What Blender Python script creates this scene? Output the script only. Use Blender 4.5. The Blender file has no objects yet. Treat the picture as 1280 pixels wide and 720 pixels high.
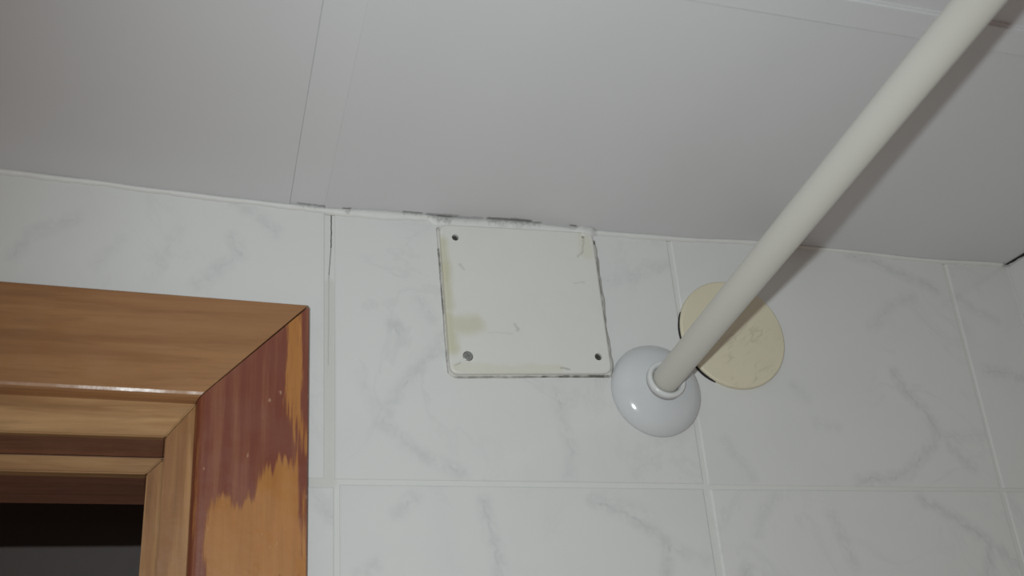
import bpy, bmesh, math, random
from mathutils import Vector, Matrix

random.seed(7)
scene = bpy.context.scene

# ------------------------------------------------------------------ camera, light, exposure
CAM_POS = Vector((-0.09719, -0.61612, 1.82954))
CAM_RIGHT = Vector((0.949813, -0.304247, -0.072723))
CAM_FWD = Vector((0.30545, 0.851874, 0.425454))
CAM_UP = Vector((-0.067492, -0.426315, 0.902053))
cam_data = bpy.data.cameras.new('camera')
cam = bpy.data.objects.new('camera', cam_data)
scene.collection.objects.link(cam)
cam.matrix_world = Matrix(((CAM_RIGHT.x, CAM_UP.x, -CAM_FWD.x, CAM_POS.x),
                           (CAM_RIGHT.y, CAM_UP.y, -CAM_FWD.y, CAM_POS.y),
                           (CAM_RIGHT.z, CAM_UP.z, -CAM_FWD.z, CAM_POS.z),
                           (0, 0, 0, 1)))
cam_data.sensor_width = 36.0
cam_data.lens = 37.05
cam_data.clip_start = 0.01
cam_data.dof.use_dof = True
cam_data.dof.focus_distance = 0.70
cam_data.dof.aperture_fstop = 10.0
scene.camera = cam

world = bpy.data.worlds.new('room_light')
scene.world = world
world.use_nodes = True
bg = world.node_tree.nodes['Background']
bg.inputs['Color'].default_value = (1.0, 0.80, 0.71, 1)
bg.inputs['Strength'].default_value = 0.215

flash_data = bpy.data.lights.new('phone_flash', 'SPOT')
flash_data.energy = 9.7
flash_data.color = (0.87, 0.96, 0.985)
flash_data.spot_size = math.radians(93)
flash_data.spot_blend = 1.0
flash_data.shadow_soft_size = 0.007
flash = bpy.data.objects.new('phone_flash', flash_data)
scene.collection.objects.link(flash)
flash.location = CAM_POS - CAM_RIGHT * 0.0285 + CAM_UP * 0.022
_aim = Vector((0.19, 0.0, 2.08)) - flash.location
flash.rotation_euler = _aim.to_track_quat('-Z', 'Y').to_euler()

scene.view_settings.view_transform = 'Standard'
scene.view_settings.look = 'None'
scene.view_settings.exposure = 0.0
scene.view_settings.gamma = 1.0
scene.view_settings.use_curve_mapping = False
scene.cycles.max_bounces = 6

# ------------------------------------------------------------------ measured outlines, millimetres (x, z) on the wall
VEINS = {
    'A': [[1.0, [-83.8, 2124.5], [-68.1, 2138.6], [-58.1, 2147.4], [-63.5, 2159.6]], [1, [-63.5, 2185.0], [-47.5, 2177.7], [-36.0, 2165.7]], [0.8, [-188.7, 2135.5], [-181.2, 2151.4], [-157.3, 2163.7]], [0.6, [-142.7, 2133.5], [-130.4, 2151.1]], [0.5, [-110.0, 2127.9], [-99.9, 2153.9], [-95.6, 2162.9]]],
    'B': [[1.2, [39.8, 2106.2], [44.8, 2094.7]], [1, [75.0, 2100.9], [70.2, 2091.6], [52.0, 2071.8], [38.5, 2053.5], [31.6, 2038.0]], [1, [31.6, 2038.0], [43.9, 2027.5], [56.2, 2017.1], [81.3, 2006.8]], [0.8, [149.2, 2067.2], [151.2, 2041.6], [156.4, 2021.1], [152.6, 2005.7]], [0.7, [58.0, 2124.1], [66.7, 2110.2]], [0.7, [196.4, 2147.1], [224.4, 2155.7], [246.4, 2165.9]], [0.5, [18.0, 2068.1], [31.6, 2038.0]], [0.6, [199.6, 2009.0], [208.0, 2015.6]]],
    'C': [[1.3, [406.6, 2187.8], [423.2, 2185.7], [438.4, 2180.5], [458.2, 2172.2], [470.8, 2168.2], [483.4, 2163.4]], [0.8, [458.8, 2155.3], [433.9, 2143.9], [413.0, 2125.6]], [1.2, [422.9, 2089.4], [429.3, 2073.7], [442.1, 2060.3], [450.5, 2040.0], [432.1, 2025.5], [411.4, 2009.1], [371.2, 2005.1]], [0.7, [450.5, 2040.0], [479.1, 2040.7], [493.7, 2042.4]], [1, [457.0, 2032.8], [471.5, 2016.6]], [0.7, [331.8, 2076.0], [341.0, 2066.0]], [0.6, [347.3, 2046.9], [362.6, 2043.7]], [0.7, [269.9, 2031.4], [285.8, 2007.5]], [0.5, [353.9, 2195.8], [423.2, 2185.7]]],
    'D': [[1.1, [510.7, 2094.8], [534.3, 2093.2], [549.1, 2088.5]], [0.8, [501.3, 2158.4], [514.0, 2148.6], [534.8, 2139.4]]],
    'E': [[1, [50.3, 1991.4], [39.7, 1982.1]], [1.1, [94.2, 1989.7], [95.5, 1978.3], [97.5, 1969.5], [100.3, 1958.8], [101.2, 1942.6]], [1.3, [167.4, 1990.2], [188.6, 1981.5], [203.1, 1972.2], [216.8, 1960.9], [214.1, 1950.7], [210.4, 1940.8]], [0.8, [219.2, 1958.3], [242.8, 1951.4]], [1, [17.5, 1946.2], [25.1, 1951.1]], [0.6, [177.6, 1991.8], [203.4, 1982.6], [216.8, 1960.9]]],
    'F': [[0.9, [302.8, 1992.7], [292.0, 1985.5], [282.7, 1969.4]], [1.3, [420.3, 1991.7], [441.6, 1982.0], [459.2, 1968.8], [470.3, 1961.9], [460.7, 1936.8]], [0.8, [469.8, 1960.2], [494.8, 1944.1]], [0.9, [342.7, 1981.8], [348.3, 1964.8], [353.3, 1943.8]], [1.3, [270.8, 1944.9], [265.5, 1938.4]]],
    'G': [[1, [-10.9, 1992.4], [0.4, 1978.3]]],
}
WEAR = [[[-69.4, 1939.1], [-71.7, 1960.5], [-70.9, 1970.6], [-64.8, 1984.9], [-58.8, 1986.3], [-53.3, 1980.9], [-46.4, 1983.6], [-40.6, 1996.6], [-37.2, 2002.2], [-30.6, 2009.9], [-26.4, 2008.6], [-23.1, 2000.1], [-19.2, 1975.5], [-15.8, 1951.3], [-14.8, 1938.1]], [[-28.4, 2099.1], [-21.2, 2102.3], [-20.0, 2081.5], [-18.3, 2065.9], [-17.2, 2045.6], [-16.9, 2016.0], [-17.8, 2012.6], [-20.2, 2023.2], [-23.6, 2033.9], [-25.8, 2025.5], [-27.5, 2020.1], [-28.9, 2045.1], [-28.3, 2065.5]]]
CEIL = [[-203.0, 2192.9], [-157.2, 2191.3], [-109.4, 2189.0], [-59.6, 2187.3], [-27.6, 2186.4], [-2.2, 2186.0], [35.8, 2188.1], [75.1, 2187.7], [133.7, 2189.7], [195.0, 2187.7], [259.7, 2188.5], [328.2, 2191.3], [399.9, 2190.8], [475.3, 2189.4], [556.2, 2191.8]]

# ------------------------------------------------------------------ helpers
def link(o):
    scene.collection.objects.link(o)
    return o


def tag(o, label=None, cat=None, group=None, kind=None):
    if label: o['label'] = label
    if cat: o['category'] = cat
    if group: o['group'] = group
    if kind: o['kind'] = kind
    return o


def empty(name, loc):
    o = bpy.data.objects.new(name, None)
    o.empty_display_size = 0.02
    o.location = loc
    return link(o)


def root_offset(parent):
    v = Vector((0, 0, 0))
    while parent is not None:
        v += Vector(parent.location)
        parent = parent.parent
    return v


def build(name, bm, m, parent=None, smooth=False):
    """World-space bmesh -> one mesh object, kept in the frame of its parent."""
    off = root_offset(parent)
    bmesh.ops.recalc_face_normals(bm, faces=bm.faces)
    if off.length:
        bmesh.ops.translate(bm, verts=bm.verts, vec=-off)
    me = bpy.data.meshes.new(name)
    bm.to_mesh(me)
    bm.free()
    if smooth:
        for p in me.polygons: p.use_smooth = len(p.vertices) <= 4
    o = bpy.data.objects.new(name, me)
    if m is not None: me.materials.append(m)
    if parent is not None: o.parent = parent
    return link(o)


def add_box(bm, x0, x1, y0, y1, z0, z1):
    vs = [bm.verts.new((x, y, z)) for x in (x0, x1) for y in (y0, y1) for z in (z0, z1)]
    for f in ((0, 1, 3, 2), (4, 6, 7, 5), (0, 4, 5, 1), (2, 3, 7, 6), (0, 2, 6, 4), (1, 5, 7, 3)):
        bm.faces.new([vs[i] for i in f])
    return vs


def inset_loop(pts, d):
    """Offset a closed 2-D polygon inward by d (simple, no self-intersection handling)."""
    n = len(pts)
    area = sum(pts[i][0] * pts[(i + 1) % n][1] - pts[(i + 1) % n][0] * pts[i][1] for i in range(n))
    sgn = 1 if area > 0 else -1
    out = []
    for i in range(n):
        p0, p1, p2 = Vector(pts[i - 1]), Vector(pts[i]), Vector(pts[(i + 1) % n])
        e1 = (p1 - p0).normalized(); e2 = (p2 - p1).normalized()
        n1 = Vector((-e1.y, e1.x)) * sgn; n2 = Vector((-e2.y, e2.x)) * sgn
        k = 1 + n1.dot(n2)
        v = (n1 + n2) / max(k, 0.3)
        out.append(tuple(p1 + v * d))
    return out


def slab(bm, pts, y_back, y_front, bevel=0.0, holes=(), hole_depth=0.0):
    """Prism of a wall outline (x, z), front towards -y, with a bevelled rim and open holes."""
    rings = [(pts, y_back)]
    if bevel > 0:
        rings.append((pts, y_front + bevel))
        rings.append((inset_loop(pts, bevel * 0.3), y_front + bevel * 0.35))
        rings.append((inset_loop(pts, bevel), y_front))
    else:
        rings.append((pts, y_front))
    loops = [[bm.verts.new((x, y, z)) for x, z in r] for r, y in rings]
    for a, b in zip(loops, loops[1:]):
        for i in range(len(a)):
            j = (i + 1) % len(a)
            bm.faces.new((a[i], a[j], b[j], b[i]))
    bm.faces.new(loops[0])
    if not holes:
        bm.faces.new(loops[-1])
        return
    edges = []
    top = loops[-1]
    for i in range(len(top)):
        edges.append(bm.edges.get((top[i], top[(i + 1) % len(top)])))
    for h in holes:
        f = [bm.verts.new((x, y_front, z)) for x, z in h]
        b = [bm.verts.new((x, y_front + hole_depth, z)) for x, z in h]
        for i in range(len(f)):
            j = (i + 1) % len(f)
            bm.faces.new((f[i], f[j], b[j], b[i]))
            edges.append(bm.edges.get((f[i], f[j])))
        bm.faces.new(b)
    bmesh.ops.triangle_fill(bm, use_beauty=True, use_dissolve=False, edges=edges, normal=(0, -1, 0))


def circle(cx, cz, r, n=32):
    return [(cx + r * math.cos(2 * math.pi * i / n), cz + r * math.sin(2 * math.pi * i / n)) for i in range(n)]


def rounded(pts, r, n=6):
    out = []
    m = len(pts)
    for i in range(m):
        p0, p1, p2 = Vector(pts[i - 1]), Vector(pts[i]), Vector(pts[(i + 1) % m])
        a = p1 + (p0 - p1).normalized() * r
        b = p1 + (p2 - p1).normalized() * r
        for k in range(n + 1):
            t = k / n
            out.append(tuple(a * (1 - t) ** 2 + p1 * 2 * t * (1 - t) + b * t * t))
    return out


def lathe(bm, profile, centre, axis, n=64, close=False):
    """profile: list of (radius, distance along axis)."""
    axis = Vector(axis).normalized()
    u = axis.orthogonal().normalized(); v = axis.cross(u)
    rings = []
    for r, d in profile:
        c = Vector(centre) + axis * d
        rings.append([bm.verts.new(c + (u * math.cos(2 * math.pi * i / n) + v * math.sin(2 * math.pi * i / n)) * r) for i in range(n)])
    pairs = list(zip(rings, rings[1:]))
    if close: pairs.append((rings[-1], rings[0]))
    for a, b in pairs:
        for i in range(n):
            j = (i + 1) % n
            bm.faces.new((a[i], a[j], b[j], b[i]))
    if not close:
        bm.faces.new(rings[0]); bm.faces.new(rings[-1])


def interp(x, table):
    if x <= table[0][0]: return table[0][1]
    for (x0, z0), (x1, z1) in zip(table, table[1:]):
        if x <= x1:
            t = (x - x0) / (x1 - x0)
            t = t * t * (3 - 2 * t)
            return z0 + (z1 - z0) * t
    return table[-1][1]


# ------------------------------------------------------------------ materials
class Nodes:
    def __init__(self, name, rough=0.5, spec=0.5):
        self.m = bpy.data.materials.new(name)
        self.m.use_nodes = True
        self.t = self.m.node_tree
        self.b = self.t.nodes['Principled BSDF']
        self.b.inputs['Roughness'].default_value = rough
        self.b.inputs['Specular IOR Level'].default_value = spec
        tc = self.t.nodes.new('ShaderNodeTexCoord')
        self.co = tc.outputs['Object']

    def new(self, typ, **kw):
        n = self.t.nodes.new(typ)
        for k, v in kw.items(): setattr(n, k, v)
        return n

    def put(self, sock, v):
        if isinstance(v, bpy.types.NodeSocket): self.t.links.new(v, sock)
        elif isinstance(v, (tuple, list)) and len(v) == 3 and sock.type == 'RGBA': sock.default_value = (*v, 1)
        else: sock.default_value = v

    def math(self, op, a, b=0.0, c=0.0, clamp=False):
        n = self.new('ShaderNodeMath', operation=op, use_clamp=clamp)
        for s, v in zip(n.inputs, (a, b, c)): self.put(s, v)
        return n.outputs[0]

    def vec(self, op, a, b=(0, 0, 0)):
        n = self.new('ShaderNodeVectorMath', operation=op)
        self.put(n.inputs[0], a); self.put(n.inputs[1], b)
        return n.outputs[1] if op in ('DOT_PRODUCT', 'LENGTH', 'DISTANCE') else n.outputs[0]

    def scale(self, a, s):
        n = self.new('ShaderNodeVectorMath', operation='SCALE')
        self.put(n.inputs[0], a); self.put(n.inputs[3], s)
        return n.outputs[0]

    def noise(self, scale, detail=3.0, rough=0.5, co=None, stretch=None, offset=(0, 0, 0), color=False, distortion=0.0):
        mp = self.new('ShaderNodeMapping')
        self.put(mp.inputs['Vector'], co or self.co)
        mp.inputs['Location'].default_value = offset
        if stretch: mp.inputs['Scale'].default_value = stretch
        n = self.new('ShaderNodeTexNoise')
        self.t.links.new(mp.outputs[0], n.inputs['Vector'])
        n.inputs['Scale'].default_value = scale
        n.inputs['Detail'].default_value = detail
        n.inputs['Roughness'].default_value = rough
        n.inputs['Distortion'].default_value = distortion
        return n.outputs['Color' if color else 'Fac']

    def ramp(self, x, lo, hi, a=0.0, b=1.0):
        n = self.new('ShaderNodeMapRange', interpolation_type='SMOOTHSTEP')
        for s, v in zip(n.inputs[:5], (x, lo, hi, a, b)): self.put(s, v)
        return n.outputs[0]

    def mix(self, f, a, b):
        n = self.new('ShaderNodeMix', data_type='RGBA')
        self.put(n.inputs['Factor'], f)
        self.put(n.inputs[6], a); self.put(n.inputs[7], b)
        return n.outputs[2]

    def color(self, v): self.put(self.b.inputs['Base Color'], v)

    def bump(self, h, dist=0.001, strength=1.0):
        n = self.new('ShaderNodeBump')
        n.inputs['Strength'].default_value = strength
        n.inputs['Distance'].default_value = dist
        self.t.links.new(h, n.inputs['Height'])
        self.t.links.new(n.outputs[0], self.b.inputs['Normal'])

    def warped(self, scale, amount):
        w = self.noise(scale, 3, 0.55, color=True)
        w = self.vec('SUBTRACT', w, (0.5, 0.5, 0.5))
        return self.vec('ADD', self.co, self.scale(w, amount))

    def segment(self, p, a, b):
        """Distance from p to the segment a-b."""
        a = Vector(a); ba = Vector(b) - a
        pa = self.vec('SUBTRACT', p, tuple(a))
        h = self.math('MULTIPLY', self.vec('DOT_PRODUCT', pa, tuple(ba)), 1.0 / max(ba.dot(ba), 1e-12), clamp=True)
        return self.vec('LENGTH', self.vec('SUBTRACT', pa, self.scale(tuple(ba), h)))

    def strokes(self, p, segs, soft=0.25):
        """Highest coverage of a list of (a, b, half_width, strength) marks; 0 outside."""
        cov = None
        for a, b, w, s in segs:
            c = self.ramp(self.segment(p, a, b), w * soft, w, s, 0.0)
            cov = c if cov is None else self.math('MAXIMUM', cov, c)
        return cov


def mm(p, y=0.0): return (p[0] / 1000, y, p[1] / 1000)


TILE = (0.680, 0.680, 0.660)


def tile_material(key, veins, seed):
    n = Nodes('marbled_tile_' + key, 0.10, 0.45)
    cloud = n.noise(11, 4, 0.55, offset=(seed * 1.7, seed, seed * 0.6), distortion=0.6)
    fine = n.noise(70, 3, 0.6, offset=(seed, 2, seed))
    col = n.mix(n.ramp(cloud, 0.45, 0.72, 0.0, 0.5), TILE, (0.635, 0.642, 0.63))
    wisp = n.noise(9, 5, 0.6, offset=(3 * seed, 0, seed), distortion=1.4)
    ridge = n.math('ABSOLUTE', n.math('SUBTRACT', wisp, 0.5))
    col = n.mix(n.math('MULTIPLY', n.ramp(ridge, 0.0, 0.030, 0.16, 0.0), n.ramp(n.noise(7, 2, 0.5, offset=(seed, 9, 1)), 0.45, 0.65)), col, (0.47, 0.485, 0.48))
    if veins:
        p = n.warped(120, 0.010)
        thin, wide = [], []
        for v in veins:
            for a, b in zip(v[1:], v[2:]):
                thin.append((mm(a), mm(b), 0.0021 * (0.6 + 0.5 * v[0]), 0.36 * v[0]))
                wide.append((mm(a), mm(b), 0.0085, 0.24 * v[0]))
        tk = n.math('MULTIPLY', n.strokes(p, thin, 0.0), n.ramp(fine, 0.30, 0.62, 0.35, 1.0))
        wk = n.math('MULTIPLY', n.strokes(n.co, wide, 0.1), n.ramp(n.noise(130, 3, 0.6), 0.35, 0.65, 0.2, 1.0))
        col = n.mix(n.math('MAXIMUM', tk, wk), col, (0.40, 0.415, 0.42))
    n.color(col)
    n.bump(n.noise(55, 2), 0.0005, 0.12)
    return n.m


MOLD = [  # dark damp marks where ceiling meets wall: x from, x to, y, half width, strength (mm)
    (-22, -14, -3.2, 1.6, .45), (-12, -5, -3.2, 1.6, .45), (8, 12, -3.0, 1.5, .7), (49, 61, -3.4, 1.9, .55),
    (66, 86, -3.2, 3.4, .5), (73, 82, -2.4, 2.4, .75), (88, 104, -2.8, 2.4, .3), (110, 124, -3.0, 3.0, .7), (126, 140, -3.2, 3.6, .75),
    (139, 148, -2.6, 1.8, .5), (171, 174, -4.6, 2.2, .8)]


def ceiling_material(name, base, mold=True):
    n = Nodes(name, 0.42, 0.35)
    col = n.mix(n.noise(14, 4, 0.6), base, tuple(c * 0.955 for c in base))
    if mold:
        p = n.vec('MULTIPLY', n.warped(200, 0.003), (1, 1, 0))
        mk = n.strokes(p, [((a / 1000, y / 1000, 0), (b / 1000, y / 1000, 0), w / 1000, s) for a, b, y, w, s in MOLD], 0.1)
        col = n.mix(mk, col, (0.075, 0.075, 0.062))
    n.color(col)
    n.bump(n.noise(160, 3), 0.0003, 0.25)
    return n.m


def plain_material(name, base, rough=0.5, spec=0.5, var=0.06, scale=30, bump=0.0, metallic=0.0, matt=0.0):
    n = Nodes(name, rough, spec)
    n.b.inputs['Diffuse Roughness'].default_value = matt
    n.color(n.mix(n.noise(scale, 4, 0.6), base, tuple(c * (1 - var) for c in base)))
    n.b.inputs['Metallic'].default_value = metallic
    if bump: n.bump(n.noise(scale * 4, 3), 0.0005, bump)
    return n.m


def grout_material():
    n = Nodes('white_grout', 0.8, 0.2)
    col = n.mix(n.noise(60, 4, 0.6), (0.69, 0.69, 0.665), (0.63, 0.63, 0.60))
    p = n.vec('MULTIPLY', n.warped(300, 0.0008), (1, 0, 1))
    mk = n.strokes(p, [(mm((0.2, 2186)), mm((0.0, 2158)), 0.0006, .95), (mm((0.0, 2158)), mm((-1.4, 2138)), 0.0005, .7),
                       (mm((-1.4, 2138)), mm((-1.8, 2075)), 0.0006, .35)])
    col = n.mix(mk, col, (0.035, 0.035, 0.033))
    dingy = n.strokes(n.co, [(mm((-1, 2130)), mm((-1, 2000)), 0.006, .5), (mm((-1, 2000)), mm((-20, 1999)), 0.006, .5)], 0.5)
    col = n.mix(dingy, col, (0.55, 0.55, 0.50))
    n.color(col)
    n.bump(n.noise(500, 3), 0.0004, 0.3)
    return n.m


def caulk_material():
    n = Nodes('white_caulk', 0.5, 0.4)
    col = n.mix(n.noise(60, 4, 0.6), (0.72, 0.715, 0.69), (0.66, 0.655, 0.63))
    p = n.vec('MULTIPLY', n.warped(300, 0.003), (1, 1, 0))
    segs = [((a / 1000, y / 1000 + .0006, 0), (b / 1000, y / 1000 + .0006, 0), w / 1000 * .45, min(1, s * .45)) for a, b, y, w, s in MOLD]
    mk = n.math('MULTIPLY', n.strokes(p, segs, 0.2), n.ramp(n.noise(420, 3), 0.35, 0.6))
    col = n.mix(mk, col, (0.09, 0.085, 0.07))
    n.color(col)
    n.bump(n.noise(220, 3), 0.0008, 0.35)
    return n.m


COVER_AT = Vector((0.1313, 0.0, 2.1278))
DISC_AT = Vector((0.2890, 0.0, 2.1116))


def local(p, at): return (p[0] / 1000 - at.x, 0, p[1] / 1000 - at.z)


def cover_material():
    n = Nodes('painted_cover', 0.45, 0.4)
    col = n.mix(n.noise(28, 4, 0.6), (0.71, 0.705, 0.665), (0.665, 0.66, 0.615))
    flat = n.vec('MULTIPLY', n.warped(70, 0.008), (1, 0, 1))
    L = lambda p: local(p, COVER_AT)
    yel = n.strokes(flat, [(L((80, 2105)), L((95, 2106)), 0.0105, .45), (L((75, 2110)), L((78, 2088)), 0.0085, .55),
                           (L((74, 2165)), L((76, 2118)), 0.0075, .5), (L((74, 2150)), L((75, 2138)), 0.007, .6)], 0.15)
    col = n.mix(yel, col, (0.50, 0.465, 0.27))
    cream = n.strokes(flat, [(L((180, 2183)), L((181, 2168)), 0.008, .5), (L((80, 2074)), L((150, 2077)), 0.005, .45)], 0.3)
    col = n.mix(cream, col, (0.62, 0.59, 0.47))
    fine = n.vec('MULTIPLY', n.warped(260, 0.0034), (1, 0, 1))
    dirt = n.strokes(fine, [(L((122, 2108)), L((124, 2104)), 0.0017, .26), (L((86, 2150)), L((88.5, 2146)), 0.0015, .22),
                            (L((173, 2163)), L((177, 2167)), 0.0011, .28), (L((177, 2167)), L((178.6, 2177)), 0.0009, .25),
                            (L((103, 2101)), L((120, 2101)), 0.0010, .10), (L((152, 2078)), L((158, 2077.5)), 0.0012, .4),
                            (L((168, 2142)), L((176, 2143)), 0.0012, .16), (L((79, 2076)), L((83, 2079)), 0.001, .3)])
    col = n.mix(dirt, col, (0.20, 0.19, 0.15))
    n.color(col)
    n.bump(n.noise(90, 3), 0.0008, 0.2)
    return n.m


def sealant_material():
    n = Nodes('grubby_shaded_sealant', 0.6, 0.3)
    col = n.mix(n.noise(80, 4, 0.6), (0.66, 0.65, 0.615), (0.57, 0.56, 0.52))
    L = lambda p: local(p, COVER_AT)
    fl = n.vec('MULTIPLY', n.warped(300, 0.0015), (1, 0, 1))  # dark strokes: dirt, plus shade of the plate's edge gaps painted in
    dark = n.strokes(fl, [(L((72.4, 2162)), L((73.6, 2112)), 0.0012, .75), (L((73.6, 2112)), L((74.6, 2080)), 0.0009, .45), (L((73.2, 2084)), L((74.6, 2072)), 0.0016, .55),
                          (L((189.0, 2166)), L((190.0, 2086)), 0.0011, .65), (L((188.0, 2183)), L((188.4, 2177)), 0.0016, .95),
                          (L((78, 2069.6)), L((140, 2072.6)), 0.0008, .5), (L((140, 2072.6)), L((188, 2075)), 0.0013, .85)])
    dark = n.math('MULTIPLY', dark, n.ramp(n.noise(160, 3), 0.3, 0.6, 0.25, 1.0))
    col = n.mix(dark, col, (0.06, 0.055, 0.045))
    n.color(col)
    n.bump(n.noise(300, 3), 0.0008, 0.4)
    return n.m


def disc_material():
    n = Nodes('cream_lid', 0.5, 0.4)
    col = n.mix(n.noise(40, 4, 0.6), (0.71, 0.655, 0.50), (0.66, 0.60, 0.445))
    rot = n.new('ShaderNodeMapping')
    n.put(rot.inputs['Vector'], n.co)
    rot.inputs['Rotation'].default_value = (0, math.radians(35), 0)
    scr = n.noise(150, 2, 0.5, co=rot.outputs[0], stretch=(0.30, 1, 1.3), distortion=0.3)
    ridge = n.math('ABSOLUTE', n.math('SUBTRACT', scr, 0.5))
    low = n.ramp(n.vec('DISTANCE', n.co, (0.014, 0, -0.022)), 0.022, 0.042, 1.0, 0.0)
    mk = n.math('MULTIPLY', n.math('MULTIPLY', n.ramp(ridge, 0.0, 0.05, 1.0, 0.0), n.ramp(n.noise(75, 2), 0.42, 0.62)), low)
    col = n.mix(n.math('MULTIPLY', mk, 0.28), col, (0.45, 0.40, 0.29))
    n.color(col)
    n.bump(n.math('SUBTRACT', n.math('MULTIPLY', n.noise(90, 3), 0.4), mk), 0.0006, 0.5)
    return n.m


def wood_material(name, light, dark, along, seed, contrast=1.0, rough=0.32, attr=None, varnish=(0.185, 0.050, 0.028)):
    """along: 'x' or 'z', the way the grain runs."""
    n = Nodes(name, rough, 0.45)
    st = (0.07, 1, 1) if along == 'x' else (1, 1, 0.07)
    g1 = n.noise(95, 4, 0.6, stretch=st, offset=(seed, seed * 2, seed), distortion=0.5)
    g2 = n.noise(330, 3, 0.6, stretch=st, offset=(seed * 3, 0, seed))
    g3 = n.noise(16, 3, 0.5, stretch=(0.3, 1, 1) if along == 'x' else (1, 1, 0.3), offset=(seed, 5, seed))
    col = n.mix(n.ramp(g1, 0.34, 0.68, 0.0, contrast), light, dark)
    col = n.mix(n.ramp(g2, 0.45, 0.75, 0.0, 0.35 * contrast), col, tuple(c * 0.62 for c in dark))
    col = n.mix(n.ramp(g3, 0.4, 0.7, 0.0, 0.4), col, tuple(c * 0.78 for c in light))
    hgt = g1
    if attr:
        at = n.new('ShaderNodeAttribute', attribute_name=attr)
        d = at.outputs['Fac']
        streak = n.noise(300, 4, 0.65, stretch=(1, 1, 0.05), offset=(seed, 1, 0))
        blot = n.noise(60, 3, 0.6, stretch=(1, 1, 0.3), offset=(seed, 7, 0))
        d = n.math('ADD', d, n.math('MULTIPLY', n.math('SUBTRACT', streak, 0.5), 1.7))
        d = n.math('ADD', d, n.math('MULTIPLY', n.math('SUBTRACT', blot, 0.5), 0.25))
        worn = n.ramp(d, 0.38, 0.64)
        vst = n.noise(180, 4, 0.6, stretch=(1, 1, 0.05), offset=(seed, 2, 3))
        vn = n.mix(n.ramp(vst, 0.42, 0.72, 0, 0.8), varnish, (0.27, 0.105, 0.055))
        col = n.mix(worn, vn, col)
        scuff = n.ramp(n.noise(210, 2, 0.5, stretch=(1, 1, 0.45), offset=(4, 4, 4)), 0.71, 0.78, 0.0, 0.55)
        col = n.mix(scuff, col, (0.52, 0.36, 0.22))
        hgt = n.math('SUBTRACT', g1, n.math('MULTIPLY', worn, 0.6))
    n.color(col)
    hgt = n.math('ADD', hgt, n.math('MULTIPLY', n.noise(75, 3, 0.6, offset=(seed, seed, 0)), 1.6))
    n.put(n.b.inputs['Roughness'], n.ramp(n.noise(50, 3, 0.6, offset=(0, seed, seed)), 0.3, 0.7, rough - 0.02, rough + 0.2))
    n.bump(hgt, 0.0006, 0.3)
    return n.m


M_GROUT = grout_material()
M_CAULK = caulk_material()
M_CORNER = plain_material('corner_filler', (0.63, 0.63, 0.61), 0.6, 0.3)
M_CEIL = ceiling_material('ceiling_panel', (0.67, 0.67, 0.675))
M_STRIP = ceiling_material('ceiling_strip', (0.68, 0.68, 0.685))
M_VOID = plain_material('ceiling_void', (0.05, 0.045, 0.04), 0.9, 0.05)
M_ROD = plain_material('cream_rod', (0.535, 0.518, 0.468), 0.5, 0.4, 0.04, 40, matt=0.3)
M_FLANGE = plain_material('white_plastic', (0.60, 0.612, 0.618), 0.14, 0.5, 0.02)
M_COLLAR = plain_material('collar_plastic', (0.68, 0.69, 0.68), 0.20, 0.5, 0.02)
M_COVER = cover_material()
M_SEAL = sealant_material()
M_DISC = disc_material()
M_SCREW = plain_material('zinc_screw', (0.42, 0.42, 0.40), 0.45, 0.5, 0.3, 400, 0.2, 0.7)
M_RUST = plain_material('dull_screw', (0.10, 0.095, 0.085), 0.7, 0.3, 0.4, 400)
M_GAP = plain_material('gap_shade_black', (0.035, 0.032, 0.03), 0.9, 0.1)  # near-black colour standing in for the shade inside narrow gaps
M_HEAD = wood_material('honey_pine', (0.36, 0.18, 0.075), (0.27, 0.125, 0.05), 'x', 1.3, 0.9, 0.28)
M_EDGE = wood_material('straw_pine_across', (0.50, 0.29, 0.125), (0.33, 0.17, 0.066), 'x', 4.1, 1.1, 0.4)
M_EDGE_V = wood_material('straw_pine_up', (0.45, 0.235, 0.090), (0.27, 0.118, 0.040), 'z', 6.1, 1.25, 0.4)
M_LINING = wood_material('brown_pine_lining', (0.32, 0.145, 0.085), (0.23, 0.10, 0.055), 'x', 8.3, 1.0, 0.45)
M_SIDE = wood_material('worn_varnished_pine', (0.45, 0.195, 0.052), (0.38, 0.15, 0.036), 'z', 2.2, 0.8, 0.34, attr='worn')
M_HALL = plain_material('hall_paint', (0.74, 0.71, 0.70), 0.8, 0.2)
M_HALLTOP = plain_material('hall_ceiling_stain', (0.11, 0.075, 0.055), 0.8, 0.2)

# ------------------------------------------------------------------ structure: back wall with its tiles
X_CORNER = 0.5625
WALL_L, OPEN_L, OPEN_R, OPEN_T = -1.30, -0.935, -0.0865, 2.0320
WALL_BACK = 0.112

bm = bmesh.new()
add_box(bm, OPEN_R, X_CORNER + 0.10, 0.0009, WALL_BACK, 0.0, 2.30)
add_box(bm, WALL_L, OPEN_L, 0.0009, WALL_BACK, 0.0, 2.30)
add_box(bm, OPEN_L, OPEN_R, 0.0009, WALL_BACK, OPEN_T, 2.30)
wall_back = build('wall_back', bm, M_GROUT)
tag(wall_back, 'tiled bathroom wall facing the camera, grey-veined white tiles around the wooden doorway', 'wall', kind='structure')

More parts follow.
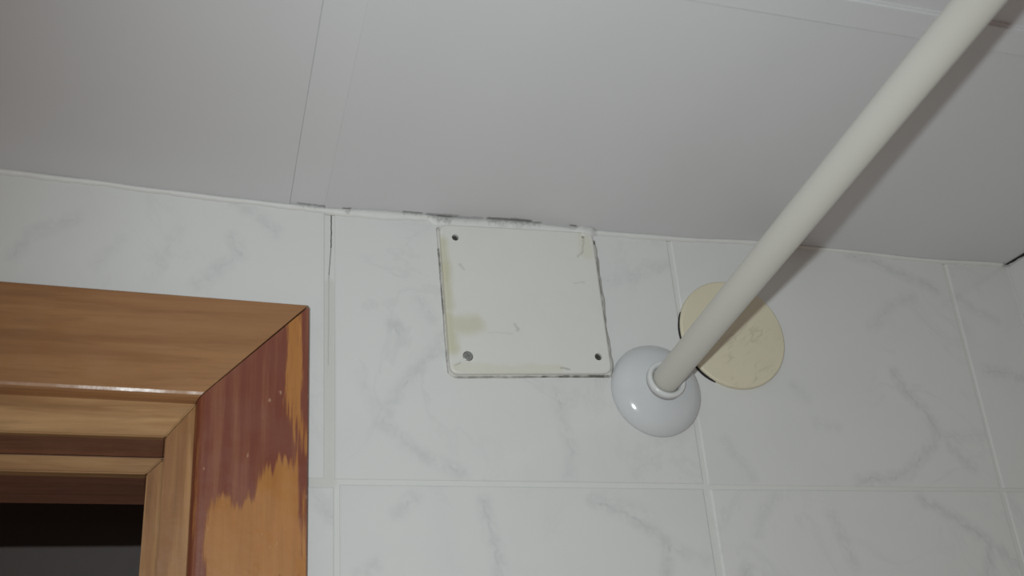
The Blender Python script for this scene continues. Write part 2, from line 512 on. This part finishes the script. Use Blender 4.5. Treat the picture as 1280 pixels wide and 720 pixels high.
T0, T1 = 2.0022, 2.1925       # upper course, cut under the ceiling
B0, B1 = 1.6700, 1.9989       # next course down
MATS = {k: tile_material(k, v, 2.3 * i + 1) for i, (k, v) in enumerate(VEINS.items())}
MATS['P'] = tile_material('P', [], 31.0)
tiles = [
    ('A', [(-0.2480, 2.0600), (-0.0660, 2.0600), (-0.0660, T0), (-0.0038, T0), (-0.0042, T1), (-0.2480, T1)]),
    ('B', [(0.0020, 2.0018), (0.2484, 2.0016), (0.2486, T1), (0.0022, T1)]),
    ('C', [(0.2516, 2.0010), (0.4932, 2.0010), (0.4972, T1), (0.2514, T1)]),
    ('D', [(0.4958, 2.0010), (0.5625, 2.0010), (0.5625, T1), (0.4998, T1)]),
    ('G', [(-0.0660, B0), (0.0020, B0), (0.0020, 1.9972), (-0.0660, 1.9972)]),
    ('E', [(0.0048, B0), (0.2476, B0), (0.2476, B1 - .0004), (0.0048, B1)]),
    ('F', [(0.2526, B0), (0.4920, B0), (0.4920, B1), (0.2526, B1 - .0006)]),
    ('P', [(0.4958, B0), (0.5625, B0), (0.5625, B1), (0.4958, B1)]),
    ('P', [(-0.4980, 2.0600), (-0.2520, 2.0600), (-0.2520, T1), (-0.4980, T1)]),
    ('P', [(-0.7480, 2.0600), (-0.5020, 2.0600), (-0.5020, T1), (-0.7480, T1)]),
]
for key, pts in tiles:
    bm = bmesh.new()
    slab(bm, pts, 0.0050, 0.0 + random.uniform(-0.00015, 0.00015), 0.0011)
    build('tile', bm, MATS[key], wall_back)

# ------------------------------------------------------------------ right wall, seen edge-on in the corner
bm = bmesh.new()
add_box(bm, X_CORNER + 0.0012, X_CORNER + 0.10, -1.2, 0.0008, 0.0, 2.30)
wall_right = build('wall_right', bm, M_GROUT)
tag(wall_right, 'right-hand bathroom wall meeting the tiled wall in the corner', 'wall', kind='structure')
for y0, y1 in ((-0.2480, -0.0001), (-0.4980, -0.2520), (-0.7480, -0.5020)):
    for z0, z1 in ((2.0018, 2.1895), (B0, B1)):
        bm = bmesh.new()
        add_box(bm, X_CORNER, X_CORNER + 0.005, y0, y1, z0, z1)
        bmesh.ops.bevel(bm, geom=[e for e in bm.edges], offset=0.0009, segments=1, affect='EDGES')
        build('tile', bm, MATS['P'], wall_right)

# ------------------------------------------------------------------ ceiling: panels, a groove strip and a raised strip
CEIL_T = [(x / 1000, z / 1000) for x, z in CEIL]
Z_BASE = 2.1893


def z_ceil(x, y):
    return Z_BASE + (interp(x, CEIL_T) - Z_BASE) * math.exp(-max(0.0, -y) / 0.12)


bm = bmesh.new()
add_box(bm, WALL_L, X_CORNER + 0.10, -1.2, 0.112, 2.3005, 2.33)
ceiling = build('ceiling', bm, M_VOID)
tag(ceiling, 'smooth white panelled bathroom ceiling above the tiled wall', 'ceiling', kind='structure')


def ceiling_sheet(name, mat_, x_of, y0, y1, drop, nx, ny, thick=0.006):
    """Gently sagging sheet; x_of(y, t) gives its left-to-right run at depth y."""
    bm = bmesh.new()
    g = []
    for j in range(ny + 1):
        t = (j / ny) ** 1.6
        y = y1 + (y0 - y1) * t
        row = []
        for i in range(nx + 1):
            x = x_of(y, i / nx)
            row.append((x, y, z_ceil(x, y) - drop))
        g.append(row)
    lo = [[bm.verts.new(p) for p in r] for r in g]
    hi = [[bm.verts.new((p[0], p[1], p[2] + thick)) for p in r] for r in g]
    for j in range(ny):
        for i in range(nx):
            bm.faces.new((lo[j][i], lo[j][i + 1], lo[j + 1][i + 1], lo[j + 1][i]))
            bm.faces.new((hi[j][i], hi[j + 1][i], hi[j + 1][i + 1], hi[j][i + 1]))
    for j in range(ny):
        for i in (0, nx):
            bm.faces.new((lo[j][i], lo[j + 1][i], hi[j + 1][i], hi[j][i]))
    for i in range(nx):
        for j in (0, ny):
            bm.faces.new((lo[j][i], lo[j][i + 1], hi[j][i + 1], hi[j][i]))
    return build(name, bm, mat_, ceiling)


sl = lambda y: -0.0280 + 0.040 * (y + 0.004)      # left edge of the groove strip
sr = lambda y: -0.0050 + 0.046 * (y + 0.004)      # right edge
run = lambda a, b: (lambda y, t: a(y) + (b(y) - a(y)) * t)
Y_STRIP0, Y_STRIP1 = -0.2655, -0.2440
ceiling_sheet('ceiling_panel', M_CEIL, run(lambda y: WALL_L, sl), -1.2, 0.0005, 0.0, 40, 14)
ceiling_sheet('ceiling_panel', M_CEIL, run(sr, lambda y: X_CORNER - 0.0012), Y_STRIP1 + 0.0010, 0.0005, 0.0, 44, 12)
ceiling_sheet('ceiling_panel', M_CEIL, run(sr, lambda y: X_CORNER - 0.0012), -1.2, Y_STRIP0, 0.0, 20, 8)
ceiling_sheet('joint_strip', M_STRIP, run(lambda y: sl(y) + 0.00022, sr), -1.2, 0.0005, -0.0006, 3, 14, 0.004)
bm = bmesh.new()
xs0 = sr(-0.255)
for i in range(1):
    vs = add_box(bm, xs0 + 0.0005, X_CORNER - 0.0015, Y_STRIP0, Y_STRIP1, Z_BASE - 0.0024, Z_BASE + 0.004)
bmesh.ops.bevel(bm, geom=[e for e in bm.edges], offset=0.0014, segments=2, affect='EDGES')
build('joint_strip', bm, M_STRIP, ceiling)

# ------------------------------------------------------------------ caulk bead under the ceiling
COVER_PTS = [(0.0731, 2.1801), (0.1868, 2.1842), (0.1893, 2.0760), (0.0756, 2.0704)]


def bead(bm, path):
    """path: list of 3-D cross-section lists."""
    rows = [[bm.verts.new(p) for p in sec] for sec in path]
    for a, b in zip(rows, rows[1:]):
        for i in range(len(a)):
            j = (i + 1) % len(a)
            bm.faces.new((a[i], a[j], b[j], b[i]))
    bm.faces.new(rows[0]); bm.faces.new(list(reversed(rows[-1])))


secs = []
x = -0.80
rnd = random.Random(11)
jit = 0.0
while x < X_CORNER - 0.0005:
    jit = 0.7 * jit + 0.3 * rnd.uniform(-1, 1)
    w = 0.0031 + 0.0012 * jit
    lump = math.exp(-((x - 0.034) / 0.026) ** 2)
    w += 0.0034 * lump
    if x > 0.26: w -= 0.0006
    d = 0.0026 + 0.0006 * jit
    zc = z_ceil(x, 0)
    if 0.068 < x < 0.188:
        zt = 2.1801 + (x - 0.0731) / 0.1137 * 0.0041 + 0.0003
        w = max(0.0008, zc - zt)
        d = 0.0020
        if x > 0.176:                      # smeared over the plate's top right corner
            w += 0.0035; d = 0.0062
    secs.append([(x, 0.0012, zc - w), (x, -0.0006 if d < 0.006 else -0.0054, zc - w), (x, -d * 0.72, zc - w * 0.55), (x, -d, zc - 0.0002), (x, 0.0012, zc + 0.0004)])
    x += 0.003 if -0.26 < x else 0.02
bm = bmesh.new()
bead(bm, secs)
trim = build('trim_1', bm, M_CAULK, smooth=True)
tag(trim, 'uneven white caulk bead along the joint of ceiling and tiled wall', 'caulk', kind='structure')

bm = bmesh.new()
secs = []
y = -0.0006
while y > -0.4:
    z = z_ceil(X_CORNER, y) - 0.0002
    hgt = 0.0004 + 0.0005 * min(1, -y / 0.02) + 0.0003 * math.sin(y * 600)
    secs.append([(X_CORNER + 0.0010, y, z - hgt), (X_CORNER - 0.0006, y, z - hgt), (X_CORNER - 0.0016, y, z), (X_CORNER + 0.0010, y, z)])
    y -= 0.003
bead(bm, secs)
build('crack_shade', bm, M_GAP, wall_right)  # black strip as the shade in the open gap under the ceiling
bm = bmesh.new()
bead(bm, [[(X_CORNER - 0.0014, 0.0004, z), (X_CORNER - 0.0014, -0.0004, z), (X_CORNER - 0.0004, -0.0014, z), (X_CORNER + 0.0004, -0.0014, z), (X_CORNER + 0.0004, 0.0004, z)] for z in (1.4, 1.7, 2.0, 2.1890)])
tag(build('trim_2', bm, M_CORNER), 'thin pale filler in the upright corner of the two tiled walls', 'filler', kind='structure')

# ------------------------------------------------------------------ doorway: casings, lining, hall beyond
TILT = -0.0185                                   # the head hangs a touch out of level
door = empty('door_1', (-0.51, 0.05, 0.0))
tag(door, 'open doorway with varnished pine casing, worn red-brown on its right side', 'door', kind='structure')
XO, XI = -0.0160, -0.0800                        # outer and inner edge of the right casing
ZO, ZI = 2.1073, 2.0436                          # top and bottom edge of the head casing at the corner
XL = -1.0130                                     # outer edge of the left casing
YF = -0.0150
tz = lambda x: TILT * (x - XO)

# casing profile: t from outer edge (0) to inner edge (1), y
PROFILE = [(0.0, -0.0002), (0.0, YF + 0.0006), (0.008, YF), (0.93, YF), (0.955, YF + 0.0006), (0.976, YF + 0.0020), (0.992, YF + 0.0044), (1.0, YF + 0.0080), (1.0, -0.0002)]


def mitred(bm, a_out, a_in, b_out, b_in, profile, nseg=1):
    """Moulding between two mitre lines given by outer and inner (x, z) points."""
    rows = []
    for s in range(nseg + 1):
        k = s / nseg
        o = Vector(a_out).lerp(Vector(b_out), k); i = Vector(a_in).lerp(Vector(b_in), k)
        rows.append([bm.verts.new((*(o.lerp(i, t)).to_tuple()[:1], y, o.lerp(i, t)[1])) for t, y in profile])
    for a, b in zip(rows, rows[1:]):
        for i in range(len(a)):
            j = (i + 1) % len(a)
            bm.faces.new((a[i], a[j], b[j], b[i]))
    bm.faces.new(rows[0]); bm.faces.new(list(reversed(rows[-1])))


g = 0.00025
TR_O, TR_I = (XO, ZO), (XI, ZI)
TL_O, TL_I = (XL, ZO + tz(XL)), (XL + 0.064, ZI + tz(XL + 0.064))
bm = bmesh.new()
mitred(bm, (TR_O[0] - 0.0006, TR_O[1] + 0.0006), (TR_I[0] - g, TR_I[1] + g), (TL_O[0] + g, TL_O[1] + g), (TL_I[0] + g, TL_I[1] + g), PROFILE)
build('head_casing', bm, M_HEAD, door)


def inside(p, poly):
    c = False
    for i in range(len(poly)):
        (x0, y0), (x1, y1) = poly[i - 1], poly[i]
        if (y0 > p[1]) != (y1 > p[1]) and p[0] < (x1 - x0) * (p[1] - y0) / (y1 - y0) + x0: c = not c
    return c


def poly_dist(p, poly):
    best = 9e9
    q = Vector(p)
    for i in range(len(poly)):
        a, b = Vector(poly[i - 1]), Vector(poly[i])
        ab = b - a
        t = max(0, min(1, (q - a).dot(ab) / max(ab.dot(ab), 1e-9)))
        best = min(best, (q - a - ab * t).length)
    return best


def side_casing(x_out, x_in, top_out, top_in, worn):
    bm = bmesh.new()
    lay = bm.verts.layers.float.new('worn')
    ts = [0.0, 0.0, 0.008] + [0.008 + 0.922 * i / 44 for i in range(1, 45)] + [0.955, 0.976, 0.992, 1.0, 1.0]
    ys = [-0.0002, YF + 0.0006, YF] + [YF] * 44 + [YF + 0.0006, YF + 0.0020, YF + 0.0044, YF + 0.0080, -0.0002]
    rows = []
    n = 96
    for s in range(n + 1):
        k = s / n
        drop = 0.20 * k if s < n else 1.9
        row = []
        for t, y in zip(ts, ys):
            xx = x_out + (x_in - x_out) * t
            zz = (top_out + (top_in - top_out) * t) * (1 - k) + (top_in - 0.175) * k if s < n else 0.0
            v = bm.verts.new((xx, y, zz))
            if worn:
                d = -1e9
                for poly in WEAR:
                    dd = poly_dist((xx * 1000, zz * 1000), poly)
                    d = max(d, dd if inside((xx * 1000, zz * 1000), poly) else -dd)
                if zz < 1.938: d = 6.0
                if t >= 0.955 or (t == 0.0 and y > YF): d = -3.0
                v[lay] = max(0.0, min(1.0, 0.5 + d / 16.0))
            else:
                v[lay] = 0.55
            row.append(v)
        rows.append(row)
    for a, b in zip(rows, rows[1:]):
        for i in range(len(a)):
            j = (i + 1) % len(a)
            bm.faces.new((a[i], a[j], b[j], b[i]))
    bm.faces.new(rows[0]); bm.faces.new(list(reversed(rows[-1])))
    return bm


c = side_casing(XO, XI, ZO - g, ZI - g, True)
tag(build('side_casing', c, M_SIDE, door), 'right casing, red-brown varnish worn through to orange pine')
c = side_casing(XL, XL + 0.064, TL_O[1] - g, TL_I[1] - g, False)
build('side_casing', c, M_SIDE, door)

# stepped lining: first edge, rebate soffit, second edge, soffit through the wall
Y1, Y2, Y3 = -0.0060, 0.0360, WALL_BACK
Z1, X1 = 2.0220, -0.0955                          # lower / inner edge of the first step
Z2, X2 = 2.0120, -0.1047                          # of the second


def head_piece(name, m, z0, z1, y0, y1, xr0, xr1):
    """Head member with its right end mitred from xr1 (top) to xr0 (bottom)."""
    bm = bmesh.new()
    xl1, xl0 = -0.949, -0.940
    q = [(xr1, z1), (xr0, z0), (xl0, z0), (xl1, z1)]
    f = [bm.verts.new((x, y0, z + tz(x) * (0.55 if x < -0.2 else 1))) for x, z in q]
    b = [bm.verts.new((x, y1, z + tz(x) * (0.55 if x < -0.2 else 1))) for x, z in q]
    bm.faces.new(f); bm.faces.new(list(reversed(b)))
    for i in range(4):
        j = (i + 1) % 4
        bm.faces.new((f[i], f[j], b[j], b[i]))
    bmesh.ops.bevel(bm, geom=[e for e in bm.edges], offset=0.0008, segments=2, affect='EDGES')
    return build(name, bm, m, door)


def post_piece(name, m, xin, xout, y0, y1, z_in, z_out):
    bm = bmesh.new()
    q = [(xin, 0.0), (xout, 0.0), (xout, z_out), (xin, z_in)]
    f = [bm.verts.new((x, y0, z)) for x, z in q]
    b = [bm.verts.new((x, y1, z)) for x, z in q]
    bm.faces.new(f); bm.faces.new(list(reversed(b)))
    for i in range(4):
        j = (i + 1) % 4
        bm.faces.new((f[i], f[j], b[j], b[i]))
    bmesh.ops.bevel(bm, geom=[e for e in bm.edges], offset=0.0008, segments=2, affect='EDGES')
    return build(name, bm, m, door)


zt = lambda x, z: z + tz(x)
head_piece('head_jamb', M_EDGE, Z1, ZI + 0.004, Y1, Y1 + 0.006, X1 - g, XI + 0.004 - g)
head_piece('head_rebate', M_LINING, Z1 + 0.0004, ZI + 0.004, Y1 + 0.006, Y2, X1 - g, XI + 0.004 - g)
head_piece('head_stop', M_EDGE, Z2, Z1, Y2, Y2 + 0.010, X2 - g, X1 - g)
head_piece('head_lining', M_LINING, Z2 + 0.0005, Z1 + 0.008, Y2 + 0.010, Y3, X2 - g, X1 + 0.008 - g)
post_piece('side_jamb', M_EDGE_V, X1, XI + 0.004, Y1, Y2, zt(X1, Z1) - g, zt(XI, ZI) + 0.004 - g)
post_piece('side_stop', M_EDGE_V, X2, X1, Y2, Y2 + 0.010, zt(X2, Z2) - g, zt(X1, Z1) - g)
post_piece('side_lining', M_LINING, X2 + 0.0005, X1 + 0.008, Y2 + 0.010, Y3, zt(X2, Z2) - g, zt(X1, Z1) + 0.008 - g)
post_piece('side_jamb', M_EDGE_V, -0.940, -0.953, Y1, Y3, 2.03, 2.04)

# hall beyond the doorway
HY = 1.56
bm = bmesh.new()
add_box(bm, -1.9, 1.0, HY, HY + 0.1, 0.0, 2.40)
tag(build('wall_hall_far', bm, M_HALL), 'dim grey hall wall seen through the doorway', 'wall', kind='structure')
bm = bmesh.new()
add_box(bm, -2.0, -1.9, WALL_BACK, HY + 0.1, 0.0, 2.40)
tag(build('wall_hall_left', bm, M_HALL), 'grey end wall of the hall on the left beyond the doorway', 'wall', kind='structure')
bm = bmesh.new()
add_box(bm, 0.9, 1.0, WALL_BACK, HY, 0.0, 2.40)
tag(build('wall_hall_right', bm, M_HALL), 'grey end wall of the hall on the right beyond the doorway', 'wall', kind='structure')
bm = bmesh.new()
add_box(bm, -1.9, 0.9, WALL_BACK - 0.0, WALL_BACK + 0.01, 2.30, 2.40)
add_box(bm, -1.9, WALL_L, WALL_BACK - 0.01, WALL_BACK, 0.0, 2.40)
add_box(bm, X_CORNER + 0.10, 0.9, WALL_BACK - 0.01, WALL_BACK, 0.0, 2.40)
tag(build('wall_hall_near', bm, M_HALL), 'hall side of the wall around the doorway', 'wall', kind='structure')
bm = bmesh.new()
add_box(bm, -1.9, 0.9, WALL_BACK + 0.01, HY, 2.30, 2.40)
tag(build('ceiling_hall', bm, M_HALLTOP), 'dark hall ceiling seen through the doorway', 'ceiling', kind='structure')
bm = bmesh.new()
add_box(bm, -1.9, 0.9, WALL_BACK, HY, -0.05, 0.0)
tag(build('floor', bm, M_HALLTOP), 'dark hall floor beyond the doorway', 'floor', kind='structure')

# ------------------------------------------------------------------ square cover plate screwed to the wall
cover = empty('box_cover', COVER_AT)
tag(cover, 'square off-white screwed cover plate, yellow-stained at its left edge, below the ceiling', 'cover plate')
HOLES = [((0.0838, 2.1702), 0.0021), ((0.0879, 2.0832), 0.0032), ((0.1800, 2.0874), 0.0023), ((0.1788, 2.1792), 0.0008)]
outline = rounded(COVER_PTS, 0.0065)
bm = bmesh.new()
slab(bm, outline, 0.0, -0.0050, 0.0014, [circle(*h, r + 0.0003, 24) for h, r in HOLES], 0.0034)
build('plate', bm, M_COVER, cover)


def screw(h, r, depth, mat_, angle, slot):
    bm = bmesh.new()
    y = -0.0050 + depth
    if slot:
        a, b = r * 0.62, r * 0.17
        cross = [(a, -b), (a, b), (b, b), (b, a), (-b, a), (-b, b), (-a, b), (-a, -b), (-b, -b), (-b, -a), (b, -a), (b, -b)]
        ca, sa = math.cos(angle), math.sin(angle)
        cross = [(h[0] + p * ca - q * sa, h[1] + p * sa + q * ca) for p, q in cross]
        slab(bm, circle(*h, r, 28), y + 0.0016, y, 0.0004, [cross], 0.0011)
    else:
        slab(bm, circle(*h, r, 20), y + 0.0012, y, 0.0003)
    return build('screw', bm, mat_, cover)


tag(screw(*HOLES[1], 0.0003, M_SCREW, 0.4, True), 'bright cross-head screw in the lower left corner')
tag(screw(*HOLES[0], 0.0014, M_RUST, 0.9, True), 'dark sunken screw in the upper left corner')
tag(screw(*HOLES[2], 0.0013, M_RUST, 0.2, True), 'dark sunken screw in the lower right corner')

# sealant smeared round the plate: left, bottom, right
bm = bmesh.new()
rnd = random.Random(5)
L, n = [], 0
def edge_path(p, q, k): return [Vector(p).lerp(Vector(q), i / k) for i in range(k)]
pth = edge_path((0.0729, 2.1790), (0.0752, 2.0775), 26) + edge_path((0.0757, 2.0730), (0.0790, 2.0702), 3) + edge_path((0.0800, 2.0702), (0.1850, 2.0754), 28) + \
      edge_path((0.1875, 2.0768), (0.1893, 2.0800), 3) + edge_path((0.1894, 2.0830), (0.1871, 2.1835), 26)
ctr = Vector((COVER_AT.x, COVER_AT.z))
secs = []
j = 0.0
for i, p in enumerate(pth):
    j = 0.6 * j + 0.4 * rnd.uniform(-1, 1)
    d = (pth[min(i + 1, len(pth) - 1)] - pth[max(i - 1, 0)]).normalized()
    nrm = Vector((-d.y, d.x))
    if nrm.dot(p - ctr) < 0: nrm = -nrm
    right = p.x > 0.186
    w = (0.0032 if right else 0.0010) * (1 + 0.45 * j)
    hh = 0.0021 + 0.0008 * j
    a = p - nrm * 0.0006; b = p + nrm * (w * 0.45); c2 = p + nrm * w
    secs.append([(a.x, 0.0004, a.y), (a.x, -hh, a.y), (b.x, -hh * 0.6, b.y), (c2.x, -0.0002, c2.y), (c2.x, 0.0004, c2.y)])
bead(bm, secs)
build('sealant', bm, M_SEAL, cover, smooth=True)

# ------------------------------------------------------------------ round lid behind the rod
lid = empty('round_lid', DISC_AT)
tag(lid, 'flat round cream lid on the tiles behind the white rod', 'lid')
bm = bmesh.new()
lathe(bm, [(0.0418, 0.0), (0.0418, 0.0022), (0.0414, 0.0030), (0.0406, 0.0035), (0.0200, 0.0036), (0.0050, 0.0036)], DISC_AT, (0, -1, 0), 72)
build('disc', bm, M_DISC, lid)
bm = bmesh.new()  # black slivers paint the shade in the gap beside the lid
for a0, a1, wd in ((158, 198, 0.0010), (212, 242, 0.0013)):
    secs = []
    for i in range(13):
        a = math.radians(a0 + (a1 - a0) * i / 12)
        ww = wd * (0.35 + 0.65 * math.sin(math.pi * i / 12))
        r0, r1 = 0.0415, 0.0417 + ww
        P = lambda r: (DISC_AT.x + r * math.cos(a), DISC_AT.z + r * math.sin(a))
        (xa, za), (xb, zb) = P(r0), P(r1)
        secs.append([(xa, 0.0003, za), (xa, -0.0016, za), (xb, -0.0006, zb), (xb, 0.0003, zb)])
    bead(bm, secs)
tag(build('rim_gap_shade', bm, M_GAP, lid), 'dark gap along the lower left rim, its shade a black strip')

# ------------------------------------------------------------------ shower rod with its wall flange
FL = Vector((0.2214, 0.0, 2.0658))
ROD0 = Vector((0.2222, -0.020, 2.0685))
ROD1 = Vector((0.2213, -0.3463, 2.1173))
ax = (ROD1 - ROD0).normalized()
rod = empty('shower_rod', FL)
tag(rod, 'long cream curtain rod running from its domed wall flange up past the ceiling', 'curtain rod')
bm = bmesh.new()
start = ROD0 - ax * 0.008
RR = 0.0094
prof = [(RR - 0.0005, 0.0), (RR, 0.0005), (RR, 0.0015), (RR, 0.10), (RR, 0.25), (RR, 0.40), (RR, 0.60), (RR, 0.7205), (RR, 0.7215), (RR - 0.0006, 0.7225)]
lathe(bm, prof, start, ax, 48)
build('tube', bm, M_ROD, rod, smooth=True)
bm = bmesh.new()
R = 0.0324
prof = [(R, 0.0), (R + 0.0006, 0.0012), (R + 0.0006, 0.0028), (R - 0.0002, 0.0048), (R - 0.0022, 0.0074), (R - 0.0052, 0.0098), (R - 0.0088, 0.0116), (R - 0.0130, 0.0130), (R - 0.0165, 0.0140), (0.0128, 0.0148), (0.0105, 0.0150), (0.0080, 0.0150)]
lathe(bm, prof, FL, (0, -1, 0), 80)
flange = build('wall_flange', bm, M_FLANGE, rod, smooth=True)
tag(flange, 'glossy domed grey-white flange')
bm = bmesh.new()
cprof = [(0.0136, -0.006), (0.0137, -0.0015), (0.0134, -0.0005), (0.0127, 0.0), (0.0114, -0.0002), (0.0102, -0.0010), (0.0097, -0.003), (0.0097, -0.006)]
lathe(bm, cprof, ROD0 - ax * 0.0005, ax, 64, close=True)
tag(build('collar', bm, M_COLLAR, rod, smooth=True), 'raised white ring gripping the tube')
